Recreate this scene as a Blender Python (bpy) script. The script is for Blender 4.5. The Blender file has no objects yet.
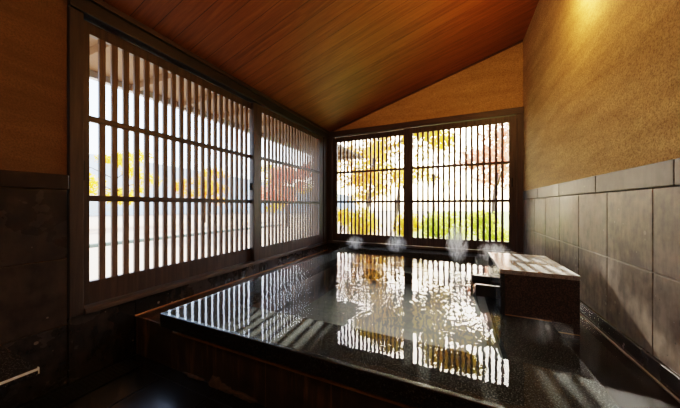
import bpy, bmesh, math, random
import numpy as np
from mathutils import Vector, Matrix
random.seed(7); rng = np.random.default_rng(7)
RIP = .021
S = bpy.context.scene
C = S.collection
ZO = 1.03                      # eye height above the floor; z below is written relative to the eye
XL, XR, YB, YF = -2.051, 0.776, 4.0, -1.3
def ceil_z(x): return 1.27 + (x - XL) * 0.307

# ------------------------------------------------------------ materials
def mat(name):
    m = bpy.data.materials.new(name); m.use_nodes = True
    nt = m.node_tree; nt.nodes.clear()
    out = nt.nodes.new('ShaderNodeOutputMaterial')
    return m, nt, out
class N:
    def __init__(s, nt): s.nt = nt
    def n(s, t, **k):
        o = s.nt.nodes.new(t)
        for a, v in k.items():
            if a.startswith('_'): setattr(o, a[1:], v)
        return o
    def l(s, a, b): s.nt.links.new(a, b)
    def coord(s, scale=(1,1,1), rot=(0,0,0)):
        g = s.n('ShaderNodeNewGeometry'); m = s.n('ShaderNodeMapping')
        m.inputs['Scale'].default_value = scale; m.inputs['Rotation'].default_value = rot
        s.l(g.outputs['Position'], m.inputs[0]); return m.outputs[0]
    def noise(s, vec, scale=5, detail=4, rough=.55, dist=0):
        o = s.n('ShaderNodeTexNoise'); o.inputs['Scale'].default_value = scale
        o.inputs['Detail'].default_value = detail; o.inputs['Roughness'].default_value = rough
        o.inputs['Distortion'].default_value = dist
        if vec is not None: s.l(vec, o.inputs['Vector'])
        return o.outputs[0]
    def ramp(s, fac, stops):
        o = s.n('ShaderNodeValToRGB'); e = o.color_ramp.elements
        while len(e) < len(stops): e.new(.5)
        for i, (p, c) in enumerate(stops):
            e[i].position = p; e[i].color = (c[0], c[1], c[2], 1) if not isinstance(c, (int, float)) else (c, c, c, 1)
        s.l(fac, o.inputs[0]); return o.outputs[0]
    def mix(s, fac, a, b, mode='MIX'):
        o = s.n('ShaderNodeMix', _data_type='RGBA', _blend_type=mode)
        for sock, v in ((o.inputs[0], fac), (o.inputs[6], a), (o.inputs[7], b)):
            if isinstance(v, (int, float)): sock.default_value = v
            elif isinstance(v, tuple): sock.default_value = (*v[:3], 1)
            else: s.l(v, sock)
        return o.outputs[2]
    def math(s, op, a, b=None, c=None):
        o = s.n('ShaderNodeMath', _operation=op)
        for i, v in enumerate((a, b, c)):
            if v is None: continue
            if isinstance(v, (int, float)): o.inputs[i].default_value = v
            else: s.l(v, o.inputs[i])
        return o.outputs[0]
    def sep(s, vec):
        o = s.n('ShaderNodeSeparateXYZ'); s.l(vec, o.inputs[0]); return o.outputs
    def comb(s, x, y, z):
        o = s.n('ShaderNodeCombineXYZ')
        for i, v in enumerate((x, y, z)):
            if isinstance(v, (int, float)): o.inputs[i].default_value = v
            else: s.l(v, o.inputs[i])
        return o.outputs[0]
    def bump(s, h, strength=.3, dist=.01):
        o = s.n('ShaderNodeBump'); o.inputs['Strength'].default_value = strength; o.inputs['Distance'].default_value = dist
        s.l(h, o.inputs['Height']); return o.outputs[0]
    def fres(s, ior, normal=None):
        g = s.n('ShaderNodeNewGeometry'); m = s.n('ShaderNodeMapRange')
        s.l(g.outputs['Backfacing'], m.inputs[0]); m.inputs[3].default_value = ior; m.inputs[4].default_value = 1/ior
        f = s.n('ShaderNodeFresnel'); s.l(m.outputs[0], f.inputs[0])
        if normal is not None: s.l(normal, f.inputs['Normal'])
        return f
    def bsdf(s, col, rough=.5, spec=.5, normal=None, coat=0):
        o = s.n('ShaderNodeBsdfPrincipled')
        for k, v in (('Base Color', col), ('Roughness', rough)):
            if isinstance(v, tuple): o.inputs[k].default_value = (*v[:3], 1)
            elif isinstance(v, (int, float)): o.inputs[k].default_value = v
            else: s.l(v, o.inputs[k])
        o.inputs['Specular IOR Level'].default_value = spec
        o.inputs['Coat Weight'].default_value = coat; o.inputs['Coat Roughness'].default_value = .08
        if normal is not None: s.l(normal, o.inputs['Normal'])
        return o.outputs[0]

def m_plaster(name, base=(.37,.235,.095), dark=(.25,.15,.055)):
    m, nt, out = mat(name); n = N(nt)
    # diagonal trowel strokes, then fine straw grain
    v = n.coord((1.2,1.2,7), (math.radians(-24),0,0))
    st = n.noise(v, 1.6, 5, .6, .3)
    g = n.noise(n.coord((1,1,1)), 130, 3, .7)
    g2 = n.noise(n.coord((1,1,1)), 38, 4, .7)
    col = n.mix(n.ramp(st, [(.32,0.),(.68,1.)]), dark, base)
    col = n.mix(n.ramp(g, [(.36,.0),(.56,1.)]), n.mix(.62, col, (.10,.055,.02)), col)
    col = n.mix(n.ramp(g2, [(.3,.75),(.7,.0)]), col, n.mix(.35, col, (.1,.06,.02)))
    b = n.bump(n.math('ADD', n.math('MULTIPLY', g, .6), n.math('MULTIPLY', st, 1.5)), .55, .006)
    n.l(n.bsdf(col, .92, .2, b), out.inputs[0]); return m
def m_ceiling():
    m, nt, out = mat('cedar_boards'); n = N(nt)
    g = n.n('ShaderNodeNewGeometry'); x, y, z = n.sep(g.outputs['Position'])
    W = .142
    k = n.math('DIVIDE', y, W); idx = n.math('FLOOR', k); fr = n.math('FRACT', k)
    wn = n.n('ShaderNodeTexWhiteNoise', _noise_dimensions='1D'); n.l(idx, wn.inputs['W'])
    grain = n.noise(n.comb(n.math('ADD', n.math('MULTIPLY', x, .9), n.math('MULTIPLY', idx, 7.3)), n.math('MULTIPLY', y, 11), 0.), 2.2, 6, .62, 1.1)
    fine = n.noise(n.comb(n.math('MULTIPLY', x, 3), n.math('MULTIPLY', y, 90), 0.), 2.0, 3, .6)
    col = n.ramp(grain, [(.28,(.085,.022,.004)),(.5,(.23,.066,.011)),(.72,(.42,.13,.022))])
    col = n.mix(.35, col, n.ramp(fine, [(.3,(.09,.024,.005)),(.7,(.30,.085,.015))]))
    col = n.mix(n.math('MULTIPLY', wn.outputs['Value'], .42), col, (.36,.12,.022))
    seam = n.math('LESS_THAN', n.math('MINIMUM', fr, n.math('SUBTRACT', 1., fr)), .018)
    col = n.mix(n.math('MULTIPLY', seam, .75), col, (.02,.008,.004))
    b = n.bump(n.math('SUBTRACT', grain, seam), .25, .004)
    n.l(n.bsdf(col, .42, .45, b), out.inputs[0]); return m
def m_wood(name, a=(.022,.013,.009), b_=(.075,.045,.031), axis=2, rough=.45):
    m, nt, out = mat(name); n = N(nt)
    sc = [26,26,26]; sc[axis] = 1.6
    g = n.noise(n.coord(tuple(sc)), 1.6, 5, .6, .5)
    col = n.ramp(g, [(.3,a),(.72,b_)])
    n.l(n.bsdf(col, rough, .4, n.bump(g, .2, .002)), out.inputs[0]); return m
def m_tuff(name, lo=(.044,.028,.018), hi=(.23,.172,.122), rough=.55, pits=True, wet=0.):
    m, nt, out = mat(name); n = N(nt)
    c = n.coord()
    big = n.noise(c, 2.3, 5, .6); med = n.noise(c, 17, 4, .6)
    streak = n.noise(n.coord((1,3,.8), (.5,0,0)), 9, 4, .6)
    isl = n.n('ShaderNodeNewGeometry')
    t = n.math('ADD', n.math('MULTIPLY', big, .5), n.math('ADD', n.math('MULTIPLY', med, .25), n.math('MULTIPLY', streak, .25)))
    col = n.ramp(t, [(.43,lo),(.58,hi)])
    col = n.mix(n.math('MULTIPLY', isl.outputs['Random Per Island'], .38), col, n.mix(.5, col, (.05,.035,.026)))
    vo = n.n('ShaderNodeTexVoronoi'); vo.inputs['Scale'].default_value = 26; n.l(c, vo.inputs['Vector'])
    thr = n.math('MULTIPLY', n.ramp(n.noise(c, 9, 2), [(.5,0.),(.75,1.)]), .22)
    pit = n.math('LESS_THAN', vo.outputs['Distance'], thr)
    vo2 = n.n('ShaderNodeTexVoronoi'); vo2.inputs['Scale'].default_value = 19; n.l(n.coord((1,1,1),(.3,.2,.9)), vo2.inputs['Vector'])
    fleck = n.math('LESS_THAN', vo2.outputs['Distance'], n.math('MULTIPLY', n.ramp(n.noise(c, 6, 2), [(.5,0.),(.8,1.)]), .26))
    col = n.mix(n.math('MULTIPLY', pit, .75), col, (.02,.015,.012))
    col = n.mix(n.math('MULTIPLY', fleck, .5), col, (.34,.30,.25))
    h = n.math('SUBTRACT', n.math('MULTIPLY', med, .5), pit)
    r = n.ramp(big, [(.3, max(rough-.2, .08)),(.7, rough)])
    n.l(n.bsdf(col, r, .5, n.bump(h, .35, .003), wet), out.inputs[0]); return m
def m_granite(name, base=(.012,.012,.013), fleck=(.16,.16,.16), rough=.16, amt=.57, brown=0., spec=.5):
    m, nt, out = mat(name); n = N(nt)
    c = n.coord()
    a = n.noise(c, 170, 2, .8); b = n.noise(c, 60, 3, .7)
    col = n.mix(n.ramp(a, [(amt,0.),(amt+.1,1.)]), base, fleck)
    col = n.mix(n.ramp(b, [(.5,0.),(.7,.5)]), col, (.03+brown,.026+brown*.6,.024+brown*.4))
    n.l(n.bsdf(col, rough, spec, n.bump(n.noise(c, 30, 3), .05, .002)), out.inputs[0]); return m
def m_base():
    m, nt, out = mat('stained_dark_tile'); n = N(nt)
    g = n.n('ShaderNodeNewGeometry'); x, y, z = n.sep(g.outputs['Position'])
    drip = n.noise(n.comb(n.math('MULTIPLY', x, 20), n.math('MULTIPLY', y, 20), n.math('MULTIPLY', z, 1.3)), 1.5, 5, .65)
    patch = n.noise(n.coord((1,1,.5)), 4.2, 3, .6)
    w = n.math('MULTIPLY', n.ramp(drip, [(.5,0.),(.68,1.)]), n.ramp(patch, [(.44,0.),(.62,1.)]))
    col = n.mix(n.math('MULTIPLY', w, .85), n.ramp(n.noise(n.coord(), 12, 4), [(.3,(.016,.010,.008)),(.7,(.055,.034,.025))]), (.24,.125,.045))
    fr = n.math('FRACT', n.math('DIVIDE', n.math('ADD', x, 1.645), .375))
    seam = n.math('LESS_THAN', fr, .012)
    top = n.math('GREATER_THAN', z, ZO-.757+.006)
    col = n.mix(n.math('MULTIPLY', seam, .7), col, (.20,.11,.045))
    n.l(n.bsdf(col, .35, .5, n.bump(w, .3, .004)), out.inputs[0]); return m
def m_water(name, scale, strength, calm=False, tint=(.9,.95,.93), ior=1.38):
    m, nt, out = mat(name); n = N(nt)
    c = n.coord((1.0,1.25,1))
    h1 = n.noise(c, scale, 2, .5, .4); h2 = n.noise(c, scale*.28, 2, .5, .8)
    h = n.math('ADD', n.math('MULTIPLY', h1, .55), n.math('MULTIPLY', h2, .9))
    if not calm:       # still film over the stone rim, moving water over the basin
        x, y, z = n.sep(n.coord())
        def band(v, lo, hi, w):
            a = n.n('ShaderNodeMapRange', _interpolation_type='SMOOTHSTEP'); n.l(v, a.inputs[0])
            a.inputs[1].default_value = lo; a.inputs[2].default_value = lo+w
            b = n.n('ShaderNodeMapRange', _interpolation_type='SMOOTHSTEP'); n.l(v, b.inputs[0])
            b.inputs[1].default_value = hi-w; b.inputs[2].default_value = hi; b.inputs[3].default_value = 1; b.inputs[4].default_value = 0
            return n.math('MULTIPLY', a.outputs[0], b.outputs[0])
        k = n.math('MULTIPLY', band(x, -1.62, .42, .5), band(y, 1.10, 3.95, .45))
        h = n.math('MULTIPLY', h, n.math('ADD', .04, n.math('MULTIPLY', k, .96)))
    nb = n.bump(h, 1.0, strength)
    fr = n.fres(ior, nb)
    gl = n.n('ShaderNodeBsdfGlossy'); gl.inputs['Roughness'].default_value = .015; n.l(nb, gl.inputs['Normal'])
    tr = n.n('ShaderNodeBsdfTransparent'); tr.inputs[0].default_value = (*tint, 1)
    mx = n.n('ShaderNodeMixShader'); n.l(fr.outputs[0], mx.inputs[0]); n.l(tr.outputs[0], mx.inputs[1]); n.l(gl.outputs[0], mx.inputs[2])
    n.l(mx.outputs[0], out.inputs[0]); return m
def m_glass():
    m, nt, out = mat('window_glass'); n = N(nt)
    fr = n.fres(1.5)
    gl = n.n('ShaderNodeBsdfGlossy'); gl.inputs['Roughness'].default_value = .01
    tr = n.n('ShaderNodeBsdfTransparent'); tr.inputs[0].default_value = (.97,.985,.98,1)
    mx = n.n('ShaderNodeMixShader'); n.l(fr.outputs[0], mx.inputs[0]); n.l(tr.outputs[0], mx.inputs[1]); n.l(gl.outputs[0], mx.inputs[2])
    n.l(mx.outputs[0], out.inputs[0]); return m
def m_leaf(name, cols, trans=.6):
    m, nt, out = mat(name); n = N(nt)
    g = n.n('ShaderNodeNewGeometry')
    st = [(i/max(1, len(cols)-1), c) for i, c in enumerate(cols)]
    mixv = n.math('ADD', n.math('MULTIPLY', g.outputs['Random Per Island'], .55), n.math('MULTIPLY', n.noise(n.coord(), .9, 2), .45))
    col = n.ramp(mixv, [(.1+.8*p, c) for p, c in st])
    d = n.n('ShaderNodeBsdfDiffuse'); t = n.n('ShaderNodeBsdfTranslucent'); n.l(col, d.inputs[0]); n.l(col, t.inputs[0])
    mx = n.n('ShaderNodeMixShader'); mx.inputs[0].default_value = trans
    n.l(d.outputs[0], mx.inputs[1]); n.l(t.outputs[0], mx.inputs[2]); n.l(mx.outputs[0], out.inputs[0]); return m
def m_simple(name, col, rough=.5, metal=0, scale=20, var=.3, spec=.5):
    m, nt, out = mat(name); n = N(nt)
    f = n.noise(n.coord(), scale, 4)
    c2 = tuple(v*(1-var) for v in col)
    o = n.bsdf(n.mix(f, c2, col), rough, spec, n.bump(f, .15, .002)); o.node.inputs['Metallic'].default_value = metal
    n.l(o, out.inputs[0]); return m
def m_emit(name, col, s):
    m, nt, out = mat(name); n = N(nt); e = n.n('ShaderNodeEmission'); e.inputs[0].default_value = (*col, 1); e.inputs[1].default_value = s
    n.l(e.outputs[0], out.inputs[0]); return m

M = dict(
 plaster=m_plaster('earthen_plaster', (.66,.42,.17), (.50,.31,.12)), plaster_lit=m_plaster('lit_earthen_plaster', (.76,.49,.19), (.52,.32,.115)), plaster_shaded=m_plaster('shaded_earthen_plaster', (.20,.115,.04), (.13,.072,.025)), ceiling=m_ceiling(),  # right wall's light and left wall's shade are put into the plaster colours
 wood=m_wood('dark_cedar_vertical'), woodx=m_wood('dark_cedar_lengthwise_x', axis=0), woody=m_wood('dark_cedar_lengthwise_y', axis=1),
 slat=m_wood('lit_lattice_wood', (.06,.037,.025), (.17,.11,.078), 2, .5),  # left lattice only: light from inside is put into the lighter colour
 grey_wood=m_wood('greyed_post', (.02,.013,.010), (.065,.045,.034), 2, .55),
 sill_wood=m_wood('worn_sill', (.03,.02,.015), (.12,.085,.065), 1, .4), sill_woodx=m_wood('worn_sill_x', (.02,.015,.012), (.09,.07,.055), 0, .35),
 tuff=m_tuff('grey_brown_tuff'), tuff_shaded=m_tuff('shaded_tuff', (.022,.016,.013), (.060,.045,.036), .4), cap=m_tuff('tuff_cap', (.022,.017,.013), (.07,.057,.046), .6),  # left wall's tiles carry their shade in a darker tuff colour
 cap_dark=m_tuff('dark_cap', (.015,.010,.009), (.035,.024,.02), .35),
 edge_glint=m_simple('painted_edge_highlight', (.75,.78,.78), .2, 0, 8, .2), channel=m_simple('channel_stone', (.022,.013,.008), .9, 0, 6, .5, .03), headwood=m_wood('head_beam_wood', (.006,.0035,.0025), (.022,.012,.008), 1),
 wetstone=m_tuff('wet_black_stone', (.012,.010,.009), (.05,.040,.034), .35, wet=.2),
 grout=m_simple('grout', (.03,.024,.02), .8), pale_grout=m_simple('pale_grout', (.22,.18,.14), .7),
 granite=m_granite('black_granite'), rim=m_granite('wet_granite_rim', (.014,.014,.015), (.16,.16,.16), .8, .55, spec=.05),
 box=m_granite('dark_brown_granite', (.03,.02,.016), (.14,.095,.07), .45, .48), boxtop=m_granite('polished_granite_top', (.33,.34,.33), (.48,.49,.48), .14, .5),
 trough=m_granite('trough_granite', (.015,.015,.016), (.07,.07,.07), .35, .6),
 nosing=m_granite('black_polished_nosing', (.008,.008,.009), (.05,.05,.05), .2, .6), polish=m_granite('polished_side', (.03,.03,.032), (.12,.12,.12), .08, .57), base=m_base(), crust=m_simple('mineral_crust', (.15,.095,.05), .9, 0, 40, .8), gold=m_simple('gilt_mineral_line', (.50,.28,.10), .5, 0, 30, .5),
 basin=m_tuff('basin_stone', (.010,.012,.008), (.035,.042,.022), .6),
 floor=m_granite('black_floor_stone', (.006,.006,.007), (.03,.03,.032), .22, .6),
 water=m_water('hot_spring_water', 7, .0006, True), film=m_water('thin_water_film', 7, .0006, True, (.85,.8,.75), 1.15),
 glass=m_glass(), iron=m_simple('black_iron', (.012,.011,.01), .4, .6), slot=m_simple('drain_slot', (.003,.003,.003), .7),
 paper=m_emit('lamp_paper', (1.,.50,.14), 45),
)

# ------------------------------------------------------------ builders
class MB:
    def __init__(s): s.bm = bmesh.new()
    def box(s, x0, x1, y0, y1, z0, z1, bev=0):
        """axis-aligned block, z relative to the eye"""
        vs = [s.bm.verts.new((x, y, z+ZO)) for z in (z0, z1) for y in (y0, y1) for x in (x0, x1)]
        F = [(0,2,3,1),(4,5,7,6),(0,1,5,4),(1,3,7,5),(3,2,6,7),(2,0,4,6)]
        fs = [s.bm.faces.new([vs[i] for i in f]) for f in F]
        if bev:
            es = set(e for f in fs for e in f.edges)
            bmesh.ops.bevel(s.bm, geom=list(es), offset=bev, segments=2, affect='EDGES', profile=.6)
        return s
    def poly(s, pts, faces):
        vs = [s.bm.verts.new((p[0], p[1], p[2]+ZO)) for p in pts]
        for f in faces: s.bm.faces.new([vs[i] for i in f])
        return s
    def tube(s, pts, radii, seg=8):
        rings = []
        for i, p in enumerate(pts):
            p = Vector(p)
            d = (Vector(pts[min(i+1, len(pts)-1)]) - Vector(pts[max(i-1, 0)])).normalized()
            u = d.orthogonal().normalized(); w = d.cross(u)
            rings.append([s.bm.verts.new(Vector((0,0,ZO)) + p + (u*math.cos(a)+w*math.sin(a))*radii[i]) for a in [2*math.pi*k/seg for k in range(seg)]])
        for a, b in zip(rings, rings[1:]):
            for k in range(seg): s.bm.faces.new([a[k], a[(k+1)%seg], b[(k+1)%seg], b[k]])
        s.bm.faces.new(rings[0][::-1]); s.bm.faces.new(rings[-1]); return s
    def build(s, name, m, parent=None, smooth=False, recalc=True):
        if parent is not None:
            q = parent; off = Vector((0,0,0))
            while q is not None: off += q.location; q = q.parent
            bmesh.ops.translate(s.bm, verts=s.bm.verts, vec=-off)
        if recalc: bmesh.ops.recalc_face_normals(s.bm, faces=s.bm.faces)
        me = bpy.data.meshes.new(name); s.bm.to_mesh(me); s.bm.free()
        if smooth: me.polygons.foreach_set('use_smooth', [True]*len(me.polygons))
        me.materials.append(m)
        o = bpy.data.objects.new(name, me); C.objects.link(o); o.parent = parent
        return o
def empty(name, loc):
    o = bpy.data.objects.new(name, None); o.empty_display_size = .1
    o.location = (loc[0], loc[1], loc[2]+ZO); C.objects.link(o); return o
def tag(o, label=None, cat=None, group=None, kind=None):
    for k, v in (('label', label), ('category', cat), ('group', group), ('kind', kind)):
        if v: o[k] = v
    return o
def struct(o, label=None, cat=None): return tag(o, label, cat, None, 'structure')

# ------------------------------------------------------------ room shell
TH = .12
fl = struct(MB().box(XL-TH, XR+TH, YF-TH, YB+TH, -1.13, -1.0305).build('floor', M['floor']), 'black wet stone floor in front of the bath', 'floor')
# floor tile joints and the slotted drain along the left wall
j = MB()
for k in range(-3, 8): j.box(-2.02+.40*k, -2.02+.40*k+.004, YF, 1.04, -1.031, -1.0285)
for k in range(6): j.box(XL, XR, YF+.26+.40*k, YF+.264+.40*k, -1.031, -1.0285)
j.build('tile_joints', M['slot'], fl)
dr = tag(empty('floor_drain', (-1.92, .3, -1.03)), 'dark slotted drain grating in the floor along the left wall', 'drain')
MB().box(-2.0, -1.84, -.6, .98, -1.0285, -1.022, .002).build('grate', M['iron'], dr)
g = MB()
for k in range(78): g.box(-1.985, -1.855, -.585+.02*k, -.575+.02*k, -1.0225, -1.0215)
g.build('slots', M['slot'], dr)

# sloping ceiling
ce = MB()
xs = (XL-TH, XR+.0)
pts = [(x, y, ceil_z(x)+dz) for dz in (0, .1) for y in (YF-TH, YB+TH) for x in (XL-TH, XR+TH)]
ce.poly(pts, [(0,2,3,1),(4,5,7,6),(0,1,5,4),(1,3,7,5),(3,2,6,7),(2,0,4,6)])
struct(ce.build('ceiling', M['ceiling']), 'sloping ceiling of reddish brown cedar boards', 'ceiling')

# right wall: plaster above, tuff tiles below
wr = struct(MB().box(XR+.004, XR+TH, YF-TH, YB+TH, -1.03, ceil_z(XR)+.05).build('wall_right', M['plaster_lit']), 'right wall of ochre earthen plaster over stone tiles', 'wall')
t = MB()
ys = [1.575-.372*k for k in range(7, 0, -1)] + [1.575+.373*k for k in range(0, 7)] + [YB]
for a, b in zip(ys, ys[1:]):
    if a < YF: continue
    t.box(XR-.004, XR+.03, a+.0025, b-.0025, -.289, .073, .003)
    t.box(XR-.004, XR+.03, a+.0025, b-.0025, -.650, -.2935, .003)
t.build('stone_tiles', M['tuff'], wr)
MB().box(XR+.001, XR+.02, YF, YB, -.65, .09).build('grout', M['grout'], wr)
t = MB()
y = 1.445-.62*4
while y < YB:
    t.box(XR-.010, XR+.03, y+.002, min(y+.62, YB)-.002, .078, .182, .004); y += .62
t.build('stone_cap', M['cap'], wr)
MB().box(XR-.012, XR+.03, YF, YB, -.80, -.655, .004).build('wet_kerb', M['wetstone'], wr)
gl = MB()
gl.box(XR-.0045, XR+.01, 1.0, 3.99, -.2925, -.2895)
gl.build('pale_joint', M['pale_grout'], wr)

# back wall: plaster gable over the window, low stone sill below
bw = MB()
zb = 1.262
bw.poly([(XL-TH, YB+.02, zb), (XR+TH, YB+.02, zb), (XR+TH, YB+.02, ceil_z(XR+TH)+.02), (XL-TH, YB+.02, ceil_z(XL-TH)+.02),
         (XL-TH, YB+TH, zb), (XR+TH, YB+TH, zb), (XR+TH, YB+TH, ceil_z(XR+TH)+.02), (XL-TH, YB+TH, ceil_z(XL-TH)+.02)],
        [(0,1,2,3),(7,6,5,4),(0,4,5,1),(1,5,6,2),(2,6,7,3),(3,7,4,0)])
bwo = struct(bw.build('wall_back', M['plaster']), 'back gable wall of ochre plaster above the lattice windows', 'wall')
MB().box(XL-TH, XR+TH, YB-.02, YB+TH, -1.1, -.632, .004).build('sill_stone', M['wetstone'], bwo)
# left wall: tiled stub beside the window, stone footing under it
wl = struct(MB().box(XL-TH, XL-.004, YF-TH, .70, -1.03, ceil_z(XL)+.05).build('wall_left', M['plaster_shaded']), 'left wall of plaster over stone tiles, its shade put into their colours', 'wall')
t = MB()
ys = [.70-.375*k for k in range(6, -1, -1)]
for a, b in zip(ys, ys[1:]):
    t.box(XL-.02, XL+.004, a+.002, b-.002, -.304, .088, .003); t.box(XL-.02, XL+.004, a+.002, b-.002, -.684, -.308, .003)
t.build('stone_tiles', M['tuff_shaded'], wl)
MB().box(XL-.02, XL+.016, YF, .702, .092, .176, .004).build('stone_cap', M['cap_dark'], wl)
t = MB()
for a, b in zip(ys, ys[1:]): t.box(XL-.02, XL+.002, a+.002, b-.002, -1.03, -.689, .003)
t.build('stone_footing', M['wetstone'], wl)
t = MB()
for a, b in ((.704,1.04),(1.044,2.1),(2.104,3.2),(3.204,YB-.02)): t.box(XL-TH, XL+.006, a, b, -1.03, -.655, .003)
t.box(XL-TH, XL-.01, .704, YB, -1.03, -.657)
t.build('window_footing', M['wetstone'], wl)
MB().box(XL-.004, XL+.010, 1.04, YB-.03, -.775, -.764, .002).build('mineral_line', M['gold'], wl)
# wall behind the viewer
fw = MB()
fw.poly([(XL-TH, YF, -1.03), (XR+TH, YF, -1.03), (XR+TH, YF, ceil_z(XR+TH)), (XL-TH, YF, ceil_z(XL-TH)),
         (XL-TH, YF-TH, -1.03), (XR+TH, YF-TH, -1.03), (XR+TH, YF-TH, ceil_z(XR+TH)), (XL-TH, YF-TH, ceil_z(XL-TH))],
        [(0,1,2,3),(7,6,5,4),(0,4,5,1),(1,5,6,2),(2,6,7,3),(3,7,4,0)])
struct(fw.build('wall_front', M['plaster']), 'plaster wall behind the viewer', 'wall')

# timber frame: posts, heads, sills
n_tr = [0]
def trim(mb, m, label):
    n_tr[0] += 1
    return struct(mb.build('trim_%d' % n_tr[0], m), label, 'timber trim')
trim(MB().box(XL-.10, XL+.012, .704, .768, -.655, 1.262, .004), M['grey_wood'], 'greyed timber post where the left plaster wall meets the window')
trim(MB().box(XL-.10, XL+.012, 3.83, 3.965, -.645, 1.262, .004), M['wood'], 'dark timber post at the far end of the left windows')
trim(MB().box(XL+.002, -1.955, 3.955, 4.06, -.632, 1.262, .004), M['wood'], 'dark timber post at the left end of the back windows')
trim(MB().box(.705, XR+.0, 3.955, 4.06, -.632, 1.262, .004), M['wood'], 'dark timber post in the right back corner')
trim(MB().box(XL-.12, XL+.030, .70, 4.0, 1.155, 1.262, .004), M['headwood'], 'dark head beam over the left windows')
trim(MB().box(XL-.02, XL+.052, YF, 3.95, 1.236, 1.272, .003), m_wood('red_brown_moulding', (.02,.008,.005), (.06,.025,.013), 1), 'thin reddish moulding between ceiling and left head beam')
trim(MB().box(XL+.02, XR+.0, 3.945, 4.06, 1.175, 1.262, .004), M['woodx'], 'dark head beam over the back windows')
trim(MB().box(XL-.13, XL+.024, .770, 3.955, -.655, -.622, .005), M['sill_wood'], 'worn timber sill under the left windows')
trim(MB().box(XL+.02, XR-.002, 3.93, 4.10, -.640, -.605, .005), M['sill_woodx'], 'worn timber sill under the back windows')
mbm = MB()   # thin beads where ceiling boards meet back and right walls
for s0, s1 in ((XL+.05, XR),):
    mbm.poly([(s0, 3.985, ceil_z(s0)-.014), (s1, 3.985, ceil_z(s1)-.014), (s1, 3.985, ceil_z(s1)+.002), (s0, 3.985, ceil_z(s0)+.002),
              (s0, 4.021, ceil_z(s0)-.014), (s1, 4.021, ceil_z(s1)-.014), (s1, 4.021, ceil_z(s1)+.002), (s0, 4.021, ceil_z(s0)+.002)],
             [(0,1,2,3),(7,6,5,4),(0,4,5,1),(1,5,6,2),(2,6,7,3),(3,7,4,0)])
trim(mbm, m_wood('bead_wood', (.05,.02,.012), (.13,.055,.03), 0), 'thin bead between ceiling boards and back gable')

# ------------------------------------------------------------ sliding lattice windows
GZ0, GZ1 = -.478, 1.078      # lattice opening
MUN = (.548, .045)
def window_left(idx, y0, y1, gy0, gy1, xf, nbars, label, pull=None):
    """sash on the left wall; xf = room-side face"""
    r = struct(empty('window_%d' % idx, (xf-.02, (y0+y1)/2, -.62)), label, 'window')
    f = MB()
    f.box(xf-.036, xf, y0, gy0, -.620, 1.15, .003); f.box(xf-.036, xf, gy1, y1, -.620, 1.15, .003)
    f.box(xf-.034, xf-.002, gy0, gy1, -.620, GZ0, .003); f.box(xf-.034, xf-.002, gy0, gy1, GZ1, 1.15, .003)
    f.build('sash_frame', M['wood'], r)
    b = MB(); p = (gy1-gy0)/nbars; w = p*.50
    for k in range(1, nbars): b.box(xf-.025, xf-.004, gy0+p*k-w/2, gy0+p*k+w/2, GZ0-.002, GZ1+.002, .0015)
    b.build('lattice', M['slat'], r)
    mm = MB()
    for z in MUN: mm.box(xf-.028, xf-.0005, gy0-.002, gy1+.002, z-.019, z+.019, .002)
    mm.build('crossbar', M['woody'], r)
    MB().poly([(xf-.030,gy0-.01,GZ0-.01),(xf-.030,gy1+.01,GZ0-.01),(xf-.030,gy1+.01,GZ1+.01),(xf-.030,gy0-.01,GZ1+.01)],[(0,1,2,3)]).build('pane', M['glass'], r)
    if pull is not None:
        q = MB(); q.box(xf-.003, xf+.002, pull-.010, pull+.010, .155, .275, .001); q.build('finger_pull', M['iron'], r)
    return r
def window_back(idx, x0, x1, gx0, gx1, yf, nbars, label, pull=None):
    r = struct(empty('window_%d' % idx, ((x0+x1)/2, yf+.02, -.605)), label, 'window')
    f = MB()
    f.box(x0, gx0, yf, yf+.036, -.603, 1.17, .003); f.box(gx1, x1, yf, yf+.036, -.603, 1.17, .003)
    f.box(gx0, gx1, yf+.002, yf+.034, -.603, GZ0, .003); f.box(gx0, gx1, yf+.002, yf+.034, GZ1+.01, 1.17, .003)
    f.build('sash_frame', M['wood'], r)
    b = MB(); p = (gx1-gx0)/nbars; w = p*.46
    for k in range(1, nbars): b.box(gx0+p*k-w/2, gx0+p*k+w/2, yf+.004, yf+.020, GZ0-.002, GZ1+.012, .0015)
    b.build('lattice', M['wood'], r)
    mm = MB()
    for z in (.565, .062): mm.box(gx0-.002, gx1+.002, yf+.0005, yf+.028, z-.019, z+.019, .002)
    mm.build('crossbar', M['woodx'], r)
    MB().poly([(gx0-.01,yf+.030,GZ0-.01),(gx1+.01,yf+.030,GZ0-.01),(gx1+.01,yf+.030,GZ1+.02),(gx0-.01,yf+.030,GZ1+.02)],[(0,1,2,3)]).build('pane', M['glass'], r)
    if pull is not None:
        q = MB(); q.box(pull-.009, pull+.009, yf-.002, yf+.003, .24, .36, .001); q.build('finger_pull', M['iron'], r)
    return r
window_left(1, .770, 2.30, .818, 2.215, XL-.048, 21, 'near sliding lattice sash of the left wall', .785)
w2 = window_left(2, 2.205, 3.83, 2.335, 3.70, XL-.004, 20, 'far sliding lattice sash of the left wall')
w3 = window_back(3, -1.955, -.64, -1.885, -.75, 4.018, 17, 'left sliding lattice sash of the back wall')
window_back(4, -.745, .705, -.605, .618, 3.975, 17, 'right sliding lattice sash of the back wall', .655)
q = MB(); q.box(XL-.05, XL-.003, 2.182, 2.204, .17, .25, .004); q.tube([(XL-.03, 2.17, .21), (XL-.03, 2.195, .21)], [.012,.012]); q.build('sash_lock', M['iron'], w2)
q = MB(); q.box(-.768, -.746, 3.985, 4.016, .25, .31, .003); q.build('sash_lock', M['iron'], w3)

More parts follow.
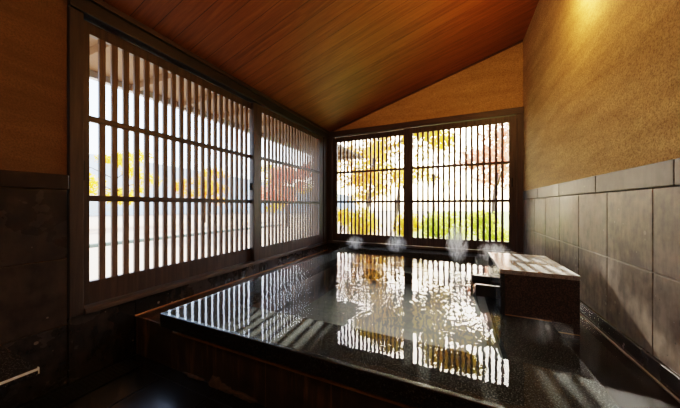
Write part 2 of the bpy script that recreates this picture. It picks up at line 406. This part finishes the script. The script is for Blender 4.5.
# ------------------------------------------------------------ the stone bath
SX0, SX1, SY0, SY1 = -1.63, .48, .966, 3.93       # slab outline
IX0, IX1, IY0, IY1 = -1.36, .20, 1.28, 3.66       # basin opening
bath = tag(empty('stone_bath', (-.57, 2.4, -1.03)), 'large black granite soaking bath brim full of water with a wide flat rim', 'bath')
def ring(mb, ox0, ox1, oy0, oy1, ix0, ix1, iy0, iy1, z0, z1):
    P = []
    for z in (z0, z1):
        P += [(ox0,oy0,z),(ox1,oy0,z),(ox1,oy1,z),(ox0,oy1,z),(ix0,iy0,z),(ix1,iy0,z),(ix1,iy1,z),(ix0,iy1,z)]
    F = []
    for k in range(4):
        n = (k+1) % 4
        F += [(k, n, 4+n, 4+k), (8+k, 12+k, 12+n, 8+n), (k, 8+k, 8+n, n), (4+k, 4+n, 12+n, 12+k)]
    mb.poly(P, F); return mb
rimm = ring(MB(), SX0, SX1, SY0, SY1, IX0, IX1, IY0, IY1, -.730, -.654)
bmesh.ops.bevel(rimm.bm, geom=[e for e in rimm.bm.edges if all(v.co.z > ZO-.66 for v in e.verts)], offset=.004, segments=2, affect='EDGES')
rimm.build('rim_slab', M['rim'], bath)
# dark polished nosing on the front and left edges of the slab
nz = MB(); nz.box(SX0-.004, SX1+.002, SY0-.004, SY0+.02, -.731, -.6525, .004); nz.box(SX0-.004, SX0+.02, SY0+.02, SY1, -.731, -.6525, .003)
nz.build('edge_nosing', M['nosing'], bath)
# base carcass with overflow channels left and right
ring(MB(), XL+.018, XR-.014, 1.04, SY1+.045, IX0, IX1, IY0, IY1, -1.03, -.772).build('base', M['base'], bath)
ring(MB(), -1.60, .455, 1.045, SY1, IX0, IX1, IY0, IY1, -.773, -.729).build('riser', M['base'], bath)
MB().box(.45, XR-.014, 1.042, SY1+.04, -.7725, -.735, .002).build('right_channel', M['channel'], bath)
MB().box(XR-.024, XR-.0145, 1.042, SY1+.04, -.735, -.7265, .002).build('pale_edging', M['pale_grout'], bath)
bs = MB(); bs.box(IX0, IX1, IY0, IY1, -1.03, -1.0)
bs.box(IX0, IX1, IY1-.32, IY1, -1.0, -.86, .006)
bs.build('basin_floor', M['basin'], bath)
MB().box(SX0+.0, SX1+.0, 1.034, 1.044, -.803, -.793, .002).build('mineral_line', M['gold'], bath)
# mineral crust lumps along the foot of the front face
def lump(mb, cx, cy, cz, rx, ry, rz, seed):
    r = random.Random(seed)
    res = bmesh.ops.create_icosphere(mb.bm, subdivisions=3, radius=1)
    for v in res['verts']:
        p = v.co.copy(); k = 1 + .22*math.sin(p.x*5+seed)*math.cos(p.z*6+seed*2) + .10*math.sin(p.y*11+seed+p.x*9)
        v.co = Vector((cx+p.x*rx*k, cy+p.y*ry*k, cz+ZO+p.z*rz*k))
for i, (cx, rx, rz) in enumerate([(-1.43,.10,.012),(-1.25,.062,.088),(-1.17,.075,.040),(-1.04,.11,.026)]):
    cr = MB(); lump(cr, cx, 1.04, -1.022, rx*.8, .016, rz*.62, i*1.7)
    cr.build('mineral_crust', M['crust'], bath, True)

# water: moving surface over basin and rim, thin films in the two channels
wx0, wx1, wy0, wy1 = SX0+.002, SX1-.002, SY0+.002, YB-.022
nx, ny = 260, 370
gx, gy = np.meshgrid(np.linspace(wx0, wx1, nx+1), np.linspace(wy0, wy1, ny+1))
def sstep(v, lo, hi): t_ = np.clip((v-lo)/(hi-lo), 0, 1); return t_*t_*(3-2*t_)
hh = np.zeros_like(gx)
for k in range(56):
    lam = rng.uniform(.024, .075); th_ = rng.uniform(0, 2*math.pi); kk = 2*math.pi/lam
    amp = RIP/kk/math.sqrt(56/2)
    wob = .25*np.sin(gx*rng.uniform(2,6)+rng.uniform(0,6))+.25*np.sin(gy*rng.uniform(2,6)+rng.uniform(0,6))
    hh += amp*np.sin(kk*(gx*math.cos(th_)+gy*math.sin(th_))+rng.uniform(0,6.28)+3*wob)
ripple_mask = .05+.95*sstep(gx, -1.62, -1.15)*(1-sstep(gx, .05, .45))*sstep(gy, 1.15, 1.75)*(1-sstep(gy, 3.7, 3.95)*.5)
hh *= ripple_mask
co_ = np.stack([gx, gy, hh+ZO-.650], axis=2).reshape(-1, 3)
ii = np.arange((nx+1)*(ny+1)).reshape(ny+1, nx+1)
ff = np.stack([ii[:-1,:-1], ii[:-1,1:], ii[1:,1:], ii[1:,:-1]], axis=2).reshape(-1, 4)
wme = bpy.data.meshes.new('bath_water'); wme.from_pydata(co_.tolist(), [], ff.tolist()); wme.materials.append(M['water'])
wme.polygons.foreach_set('use_smooth', [True]*len(wme.polygons))
wo = bpy.data.objects.new('bath_water', wme); C.objects.link(wo)
water = tag(wo, 'clear steaming water filling the bath to its brim', 'water', None, 'stuff')
tag(MB().poly([(SX1+.003,1.045,-.729),(XR-.016,1.045,-.729),(XR-.016,YB-.03,-.729),(SX1+.003,YB-.03,-.729)],[(0,1,2,3)]).build('channel_water', M['film'], recalc=False), 'thin sheet of overflow water in the channel beside the right wall', 'water', None, 'stuff')
tag(MB().poly([(XL+.012,1.045,-.766),(SX0-.006,1.045,-.766),(SX0-.006,YB-.08,-.766),(XL+.012,YB-.08,-.766)],[(0,1,2,3)]).build('overflow_water', M['film'], recalc=False), 'thin sheet of overflow water in the channel under the left windows', 'water', None, 'stuff')

# ------------------------------------------------------------ stone spout box with trough
bx = tag(empty('spout_box', (.42, 2.12, -.65)), 'square dark granite water box with pale glossy top standing at the right of the bath', 'water box')
BX0, BX1, BY0, BY1, BT = .236, .606, 1.81, 2.43, -.383
MB().box(BX0-.002, BX1+.004, BY0-.004, BY1+.002, BT-.026, BT, .003).build('top_slab', M['boxtop'], bx)
MB().box(BX0+.026, BX1-.002, BY0, BY0+.03, -.654, BT-.027, .002).build('front_slab', M['box'], bx)
MB().box(BX0, BX0+.024, BY0-.003, BY1, -.654, BT-.027, .002).build('side_slab', M['polish'], bx)
MB().box(BX0+.026, BX1, BY1-.03, BY1, -.654, BT-.027, .002).build('back_slab', M['box'], bx)
MB().box(BX1-.026, BX1+.002, BY0+.001, BY1-.001, -.73, BT-.027, .002).build('outer_slab', M['box'], bx)
MB().box(.485, BX1-.027, BY0+.002, BY0+.03, -.73, -.656, .002).build('lower_skirt', M['box'], bx)
MB().box(BX0+.026, .484, BY0-.006, BY0-.001, -.6538, -.6485, .001).build('mineral_line', M['gold'], bx)
MB().box(.50, BX1, BY0-.004, BY0+.0, -.708, -.703, .001).build('mineral_line', M['gold'], bx)
tr = MB()
tr.box(.118, BX0-.001, 2.03, 2.062, -.632, -.552, .004); tr.box(.105, BX0-.001, 2.262, 2.30, -.632, -.545, .004)
tr.box(.112, BX0-.001, 2.058, 2.266, -.632, -.612, .003)
tr.build('spout_trough', M['trough'], bx)
MB().box(.110, BX0-.002, 2.063, 2.261, -.611, -.582).build('running_water', M['film'], bx)
fa = MB()
for k in range(7):
    yy = 2.075+.028*k
    fa.tube([(.112, yy, -.59), (.100, yy+.003, -.60), (.094, yy-.002, -.652)], [.007,.006,.004], 6)
fa.build('falling_water', M['film'], bx, True)

# ------------------------------------------------------------ washing counter, near left
ct = tag(empty('washing_bench', (-1.83, -.1, -1.03)), 'low black granite bench with a polished edge, its highlight painted as a pale strip, against the left wall', 'bench')
MB().box(XL+.004, -1.62, -.70, .465, -.722, -.690, .004).build('bench_slab', M['granite'], ct)
MB().box(-1.6205, -1.6185, -.70, .462, -.700, -.6895, .0008).box(-1.632, -1.6195, .4625, .4665, -.716, -.6895, .0008).build('edge_highlight', M['edge_glint'], ct)  # pale strips paint the highlight along the polished edge
MB().box(XL+.006, -1.70, -.62, .38, -1.03, -.7225, .004).build('bench_base', M['wetstone'], ct)

# ------------------------------------------------------------ warm wall lantern above the frame
la = tag(empty('wall_lantern', (.70, 2.12, 1.50)), 'small warm paper lantern high on the right plaster wall', 'lamp')
sh = MB(); sh.box(.645, .745, 2.06, 2.18, 1.46, 1.62, .006); sh.build('lamp_shade', M['paper'], la)
fr = MB()
for yy in (2.05, 2.18):
    for xx in (.636, .742): fr.box(xx, xx+.01, yy, yy+.01, 1.45, 1.63)
fr.box(.636, .779, 2.05, 2.19, 1.63, 1.642, .002); fr.box(.745, .779, 2.09, 2.15, 1.50, 1.60, .002)
fr.build('lamp_frame', M['iron'], la)

# ------------------------------------------------------------ outside
GR = -1.16
mg, nt, out = mat('pale_gravel'); n = N(nt)
c = n.coord(); gn = n.noise(c, 30, 4, .8)
dist = n.noise(c, .35, 3)
colg = n.mix(n.ramp(gn, [(.3,0.),(.7,1.)]), (.34,.26,.18), (.64,.50,.37))
n.l(n.bsdf(colg, .9, .1), out.inputs[0])
mgr, nt, out = mat('mossy_lawn'); n = N(nt)
n.l(n.bsdf(n.ramp(n.noise(n.coord(), 3, 5, .7), [(.3,(.12,.2,.03)),(.7,(.38,.42,.07))]), .9, .1), out.inputs[0])
gd = MB(); gd.poly([(-60,-25,GR),(-2.2,-25,GR),(-2.2,60,GR),(-60,60,GR)], [(0,1,2,3)])
struct(gd.build('ground', mg), 'pale sunlit gravel outside the left windows', 'ground')
gd = MB(); gd.poly([(-2.2,4.3,GR-.0),(40,4.3,GR),(40,60,GR),(-2.2,60,GR)], [(0,1,2,3)])
struct(gd.build('lawn', mgr), 'bright mossy ground outside the back windows', 'ground')
M['kerbm'] = m_simple('mossy_kerb', (.12,.16,.13), .8)
kb = MB(); kb.box(-9.3, -9.1, -4, 12, GR, GR+.10, .02); tag(kb.build('stone_kerb', M['kerbm']), 'low grey stone kerb crossing the gravel outside the left windows', 'kerb')
# eaves over the left windows
ev = struct(MB().box(-2.95, XL-.13, -1, 6.2, 1.19, 1.25, .01).build('roof', m_simple('eave_soffit', (.22,.12,.06), .7)), 'timber eave sheltering the left windows', 'roof')
MB().box(-2.99, -2.93, -1, 6.2, 1.13, 1.23, .005).build('fascia', m_simple('pale_fascia', (.75,.78,.82), .5), ev)
rf = MB()
for k in range(15): rf.box(-2.93, XL-.13, -.9+.47*k, -.86+.47*k, 1.13, 1.19, .003)
rf.build('rafters', m_simple('eave_rafter', (.20,.11,.055), .7), ev)

LEAF = dict(
 yellow=m_leaf('golden_leaf', [(.75,.42,.03),(.9,.62,.06),(.62,.55,.06)]),
 orange=m_leaf('orange_leaf', [(.80,.30,.03),(.92,.48,.05),(.85,.60,.12)]),
 red=m_leaf('red_leaf', [(.85,.24,.14),(.92,.42,.26),(.94,.60,.44)]),
 green=m_leaf('fresh_green_leaf', [(.38,.48,.04),(.62,.66,.08),(.80,.76,.20)]),
 dusk=m_leaf('blue_green_leaf', [(.10,.18,.10),(.20,.30,.14),(.35,.40,.15)]))
BARK = m_simple('bark', (.09,.06,.045), .9)
def leaves(name, m, parent, blobs, count, size, seed):
    r = np.random.default_rng(seed)
    V = []; F = []
    tot = sum(b[3]*b[4]*b[5] for b in blobs)
    for (bx_, by_, bz_, rx, ry, rz) in blobs:
        k = max(20, int(count*rx*ry*rz/tot))
        d = r.normal(size=(k,3)); d /= np.linalg.norm(d, axis=1)[:,None]
        p = np.array([bx_,by_,bz_+ZO]) + d*(r.random((k,1))**.45)*np.array([rx,ry,rz])
        u = r.normal(size=(k,3)); u /= np.linalg.norm(u, axis=1)[:,None]
        w = np.cross(u, r.normal(size=(k,3))); w /= np.linalg.norm(w, axis=1)[:,None]
        s = size*(.6+.8*r.random((k,1)))
        base = len(V)
        q = np.stack([p-u*s, p+w*s*.42-u*s*.1, p+u*s, p-w*s*.42-u*s*.1], axis=1).reshape(-1,3)
        V += q.tolist(); F += [(base+4*i, base+4*i+1, base+4*i+2, base+4*i+3) for i in range(k)]
    off = Vector(parent.location)
    V = [(a-off.x, b-off.y, c_-off.z) for a, b, c_ in V]
    me = bpy.data.meshes.new(name); me.from_pydata(V, [], F); me.materials.append(m)
    o = bpy.data.objects.new(name, me); C.objects.link(o); o.parent = parent; return o
def tree(x, y, h, crown_r, z_lo, m, label, count=3500, size=.07, seed=1, name='maple_tree', trunks=1, group=None, lean=0, extra=()):
    r = random.Random(seed)
    t_ = tag(empty(name, (x, y, GR)), label, 'tree', group)
    tb = MB(); blobs = []
    for q in range(trunks):
        x0, y0 = x+r.uniform(-.3,.3)*(q>0), y+r.uniform(-.3,.3)*(q>0)
        tx, ty = x0+lean+r.uniform(-.5,.5), y0+r.uniform(-.5,.5)
        mid = ((x0+tx)/2+r.uniform(-.15,.15), (y0+ty)/2, GR+h*.35)
        tb.tube([(x0,y0,GR),(mid),(tx,ty,GR+h*.75)], [.09,.065,.03], 7)
        for k in range(7):
            a = r.uniform(0, 6.28); L = crown_r*r.uniform(.5,1.)
            zz = GR+h*r.uniform(.3,.75); f = (zz-GR)/(h*.75)
            sx, sy = x0+(tx-x0)*f, y0+(ty-y0)*f
            e = (sx+math.cos(a)*L, sy+math.sin(a)*L, min(zz+L*.5, GR+h))
            tb.tube([(sx,sy,zz), ((sx+e[0])/2,(sy+e[1])/2,(zz+e[2])/2+.08), e], [.03,.02,.008], 5)
            blobs.append((e[0], e[1], e[2], r.uniform(.35,.6)*crown_r*.8, r.uniform(.35,.6)*crown_r*.8, r.uniform(.18,.3)*crown_r))
    for k in range(7*trunks):
        a = r.uniform(0, 6.28); L = crown_r*r.uniform(.0,.8)
        blobs.append((x+lean+math.cos(a)*L, y+math.sin(a)*L, r.uniform(z_lo, GR+h*.95), r.uniform(.3,.6)*crown_r*.8, r.uniform(.3,.6)*crown_r*.8, r.uniform(.15,.28)*crown_r))
    for (ex, ey, ez, er) in extra:
        tb.tube([(x+lean*.6, y, GR+h*.62), ((x+ex)/2, (y+ey)/2, (GR+h*.66+ez)/2+.1), (ex, ey, ez)], [.035,.022,.008], 5)
        blobs.append((ex, ey, ez, er*1.5, er, er*.9))
    tb.build('trunk', BARK, t_, True)
    leaves('foliage', m, t_, blobs, count, size, seed)
def shrub(x, y, rx, h, m, label, count=1200, size=.06, seed=1, group=None):
    r = random.Random(seed)
    t_ = tag(empty('garden_shrub', (x, y, GR)), label, 'shrub', group)
    tb = MB(); blobs = []
    for k in range(8):
        a = r.uniform(0,6.28); L = rx*r.uniform(.1,.8); e = (x+math.cos(a)*L, y+math.sin(a)*L, GR+h*r.uniform(.3,.85))
        tb.tube([(x+math.cos(a)*.05,y+math.sin(a)*.05,GR),e], [.02,.008], 5)
        blobs.append((*e, rx*.5, rx*.5, h*.3))
    tb.build('stems', BARK, t_); leaves('foliage', m, t_, blobs, count, size, seed)

# behind the back windows
tree(-3.3, 9.5, 4.2, 1.7, .2, LEAF['orange'], 'orange maple seen through the left back sash', 3000, .08, 11)
tree(-1.3, 17.5, 5.6, 2.0, .8, LEAF['yellow'], 'golden yellow maple seen in the middle of the back windows', 1500, .08, 12)
tree(1.1, 9.6, 3.7, 1.45, .5, LEAF['red'], 'red maple seen through the right end of the back windows', 2600, .08, 13)
sh_specs = [(-3.9,8.4,.62,1.0,'yellow','low golden shrub behind the left end of the back windows'),(-2.7,7.7,.62,1.05,'yellow','golden shrub in front of the orange maple'),
 (-1.5,8.5,.62,.95,'yellow','yellow shrub left of the middle stile of the back windows'),(-.35,8.0,.62,.95,'green','yellow green shrub right of the middle stile of the back windows'),
 (.75,7.5,.58,1.0,'green','fresh green shrub behind the middle of the right back sash'),(1.85,7.1,.6,1.15,'green','tall fresh green shrub behind the right end of the back windows'),(3.1,8.0,.62,1.3,'green','green shrub at the foot of the red maple')]
for i, (x, y, rx, h, k, lb) in enumerate(sh_specs): shrub(x, y, rx, h, LEAF[k], lb, 1500, .055, 40+i)
# beyond the gravel, outside the left windows
specs = [(-15.5,3.0,3.4,1.5,-.2,'orange','orange maple nearest the left end of the gravel'),(-16.5,7.4,4.2,1.7,.0,'yellow','tall golden maple across the gravel'),
 (-15.5,12.0,3.6,1.6,-.2,'orange','second orange maple across the gravel beside the golden one'),(-11.8,16.0,4.0,1.8,-.3,'yellow','broad golden maple across the gravel'),
 (-8.4,11.6,3.8,1.4,.0,'red','russet maple seen through the far left sash'),(-6.0,19.5,4.6,2.0,-.3,'yellow','distant yellow maple seen through the far left sash'),(-17.5,-1.4,3.6,1.5,.1,'green','green tree at the left end of the gravel')]
for i, (x, y, h, cr_, zl, k, lb) in enumerate(specs): tree(x, y, h, cr_, zl, LEAF[k], lb, 3600, .09, 60+i)

# tall tree added to dapple the sun on the back windows, branches placed for it
tree(-2.7, 12.2, 6.4, 2.1, 3.2, LEAF['yellow'], 'tall yellow tree added so its high crown shades the back windows', 12000, .10, 91, name='added_shade_tree', lean=.1, extra=[(.12,12.,4.18,.42),(.05,12.05,4.22,.40),(.20,11.95,4.16,.42),(.1,12.1,4.2,.4),(.0,12.,5.26,.5),(.1,12.05,5.22,.46),(.05,11.9,5.28,.48),(.15,12.,3.6,.3),(.75,12.2,4.25,.42),(-.8,12.1,5.4,.5),(.6,11.8,5.2,.36)])
# far wooded hill closing the view
def hill(name, pts, m, label):
    mb = MB(); P = []; F = []
    for (x, y, z) in pts: P += [(x, y, GR), (x, y, z)]
    for k in range(len(pts)-1): F.append((2*k, 2*k+2, 2*k+3, 2*k+1))
    mb.poly(P, F); struct(mb.build(name, m), label, 'hill')
mh, nt, out = mat('hazy_woodland'); n = N(nt)
n.l(n.bsdf(n.ramp(n.noise(n.coord(), .8, 6, .8), [(.3,(.5,.6,.74)),(.5,(.6,.67,.70)),(.7,(.7,.56,.32))]), .95, .05), out.inputs[0])
hill('hills', [(-45,-12,3.5),(-42,4,5.2),(-38,16,6.0),(-33,27,4.8),(-24,36,3.0),(-16,42,1.5)], mh, 'hazy wooded hillside far beyond the garden')

# ------------------------------------------------------------ steam
def steam(x, y, z, rx, ry, rz, dens, label, seed):
    m, nt, out = mat('steam_%d' % seed); n = N(nt)
    tc = n.n('ShaderNodeTexCoord'); g = tc.outputs['Object']
    mp = n.n('ShaderNodeMapping'); n.l(g, mp.inputs[0]); mp.inputs['Location'].default_value = (seed*3.1, seed*1.7, 0); mp.inputs['Scale'].default_value = (17,17,6.0)
    nz_ = n.noise(mp.outputs[0], 1.0, 4, .6, 2.2)
    sc = n.n('ShaderNodeVectorMath', _operation='DIVIDE'); n.l(g, sc.inputs[0]); sc.inputs[1].default_value = (rx,ry,rz)
    ln = n.n('ShaderNodeVectorMath', _operation='LENGTH'); n.l(sc.outputs[0], ln.inputs[0])
    fall = n.ramp(ln.outputs['Value'], [(.0,1.),(.45,.45),(.9,0.)])
    d = n.math('MULTIPLY', n.math('MULTIPLY', n.ramp(nz_, [(.47,0.),(.60,1.)]), fall), dens)
    v = n.n('ShaderNodeVolumePrincipled'); v.inputs['Color'].default_value = (1,1,1,1); v.inputs['Anisotropy'].default_value = .3
    n.l(d, v.inputs['Density']); n.l(v.outputs[0], out.inputs['Volume'])
    bm = bmesh.new(); bmesh.ops.create_icosphere(bm, subdivisions=3, radius=1)
    for w in bm.verts: w.co = Vector((w.co.x*rx, w.co.y*ry, w.co.z*rz))
    me = bpy.data.meshes.new('steam_wisp'); bm.to_mesh(me); bm.free(); me.materials.append(m)
    o = bpy.data.objects.new('steam_wisp', me); o.location = (x, y, z+ZO); C.objects.link(o)
    tag(o, label, 'steam', 'steam wisps over the bath', 'stuff')
steam(.0, 3.30, -.44, .15, .13, .28, 34, 'tall curl of steam rising beside the spout box at the back of the bath', 1)
steam(.36, 3.2, -.50, .20, .15, .13, 18, 'steam drifting behind the pale top of the spout box', 2)
steam(-.75, 3.5, -.52, .18, .14, .15, 18, 'steam curl in front of the middle stile of the back windows', 3)
steam(-1.35, 3.5, -.54, .18, .14, .12, 14, 'faint steam by the back left corner of the bath', 4)
steam(.36, 1.42, -.56, .14, .12, .07, 2.0, 'thin steam over the rim in front of the spout box', 5)

# ------------------------------------------------------------ light
w = bpy.data.worlds.new('World'); S.world = w; w.use_nodes = True
nt = w.node_tree; nt.nodes.clear(); n = N(nt)
sky = n.n('ShaderNodeTexSky', _sky_type='NISHITA'); sky.sun_disc = False
sky.sun_elevation = math.radians(26.5); sky.sun_rotation = math.radians(-4.5); sky.air_density = 1.0; sky.dust_density = 3.0
bg = n.n('ShaderNodeBackground'); bg.inputs[1].default_value = 1.0
hz = n.mix(.45, sky.outputs[0], (2.3,3.0,4.2))
n.l(hz, bg.inputs[0]); o = n.n('ShaderNodeOutputWorld'); n.l(bg.outputs[0], o.inputs[0])
def light(name, kind, loc, energy, col, **k):
    L = bpy.data.lights.new(name, kind); L.energy = energy; L.color = col; L.specular_factor = .15 if kind == 'POINT' else 1
    for a, v in k.items(): setattr(L, a, v)
    o = bpy.data.objects.new(name, L); o.location = (loc[0], loc[1], loc[2]+ZO); C.objects.link(o); return o
sun = light('sun', 'SUN', (0,20,10), 15, (1.,.90,.76), angle=math.radians(.5))
sun.rotation_euler = Vector((.08,-1,-.50)).to_track_quat('-Z','Y').to_euler()
light('lantern_glow', 'POINT', (.66,2.12,1.42), 8, (1.,.56,.20), shadow_soft_size=.05)
rl = light('fill_light', 'POINT', (-.6,-.7,1.4), 12, (1.,.66,.38), shadow_soft_size=.12)  # added fill behind the viewer, no lamp known there

# ------------------------------------------------------------ camera
cam = bpy.data.cameras.new('camera'); co = bpy.data.objects.new('camera', cam); C.objects.link(co)
cam.sensor_fit = 'HORIZONTAL'; cam.sensor_width = 36; cam.lens = 257/680*36
cam.shift_y = (205.5-204)/680; cam.clip_start = .02; cam.clip_end = 300
co.location = (0,0,ZO); co.rotation_euler = (math.radians(90), 0, math.atan(117/257))
S.camera = co
S.view_settings.view_transform = 'Filmic'; S.view_settings.look = 'Medium High Contrast'; S.view_settings.exposure = 1.1
S.cycles.use_denoising = True
S.cycles.max_bounces = 10; S.cycles.transparent_max_bounces = 24; S.cycles.sample_clamp_indirect = 6
S.cycles.caustics_reflective = False
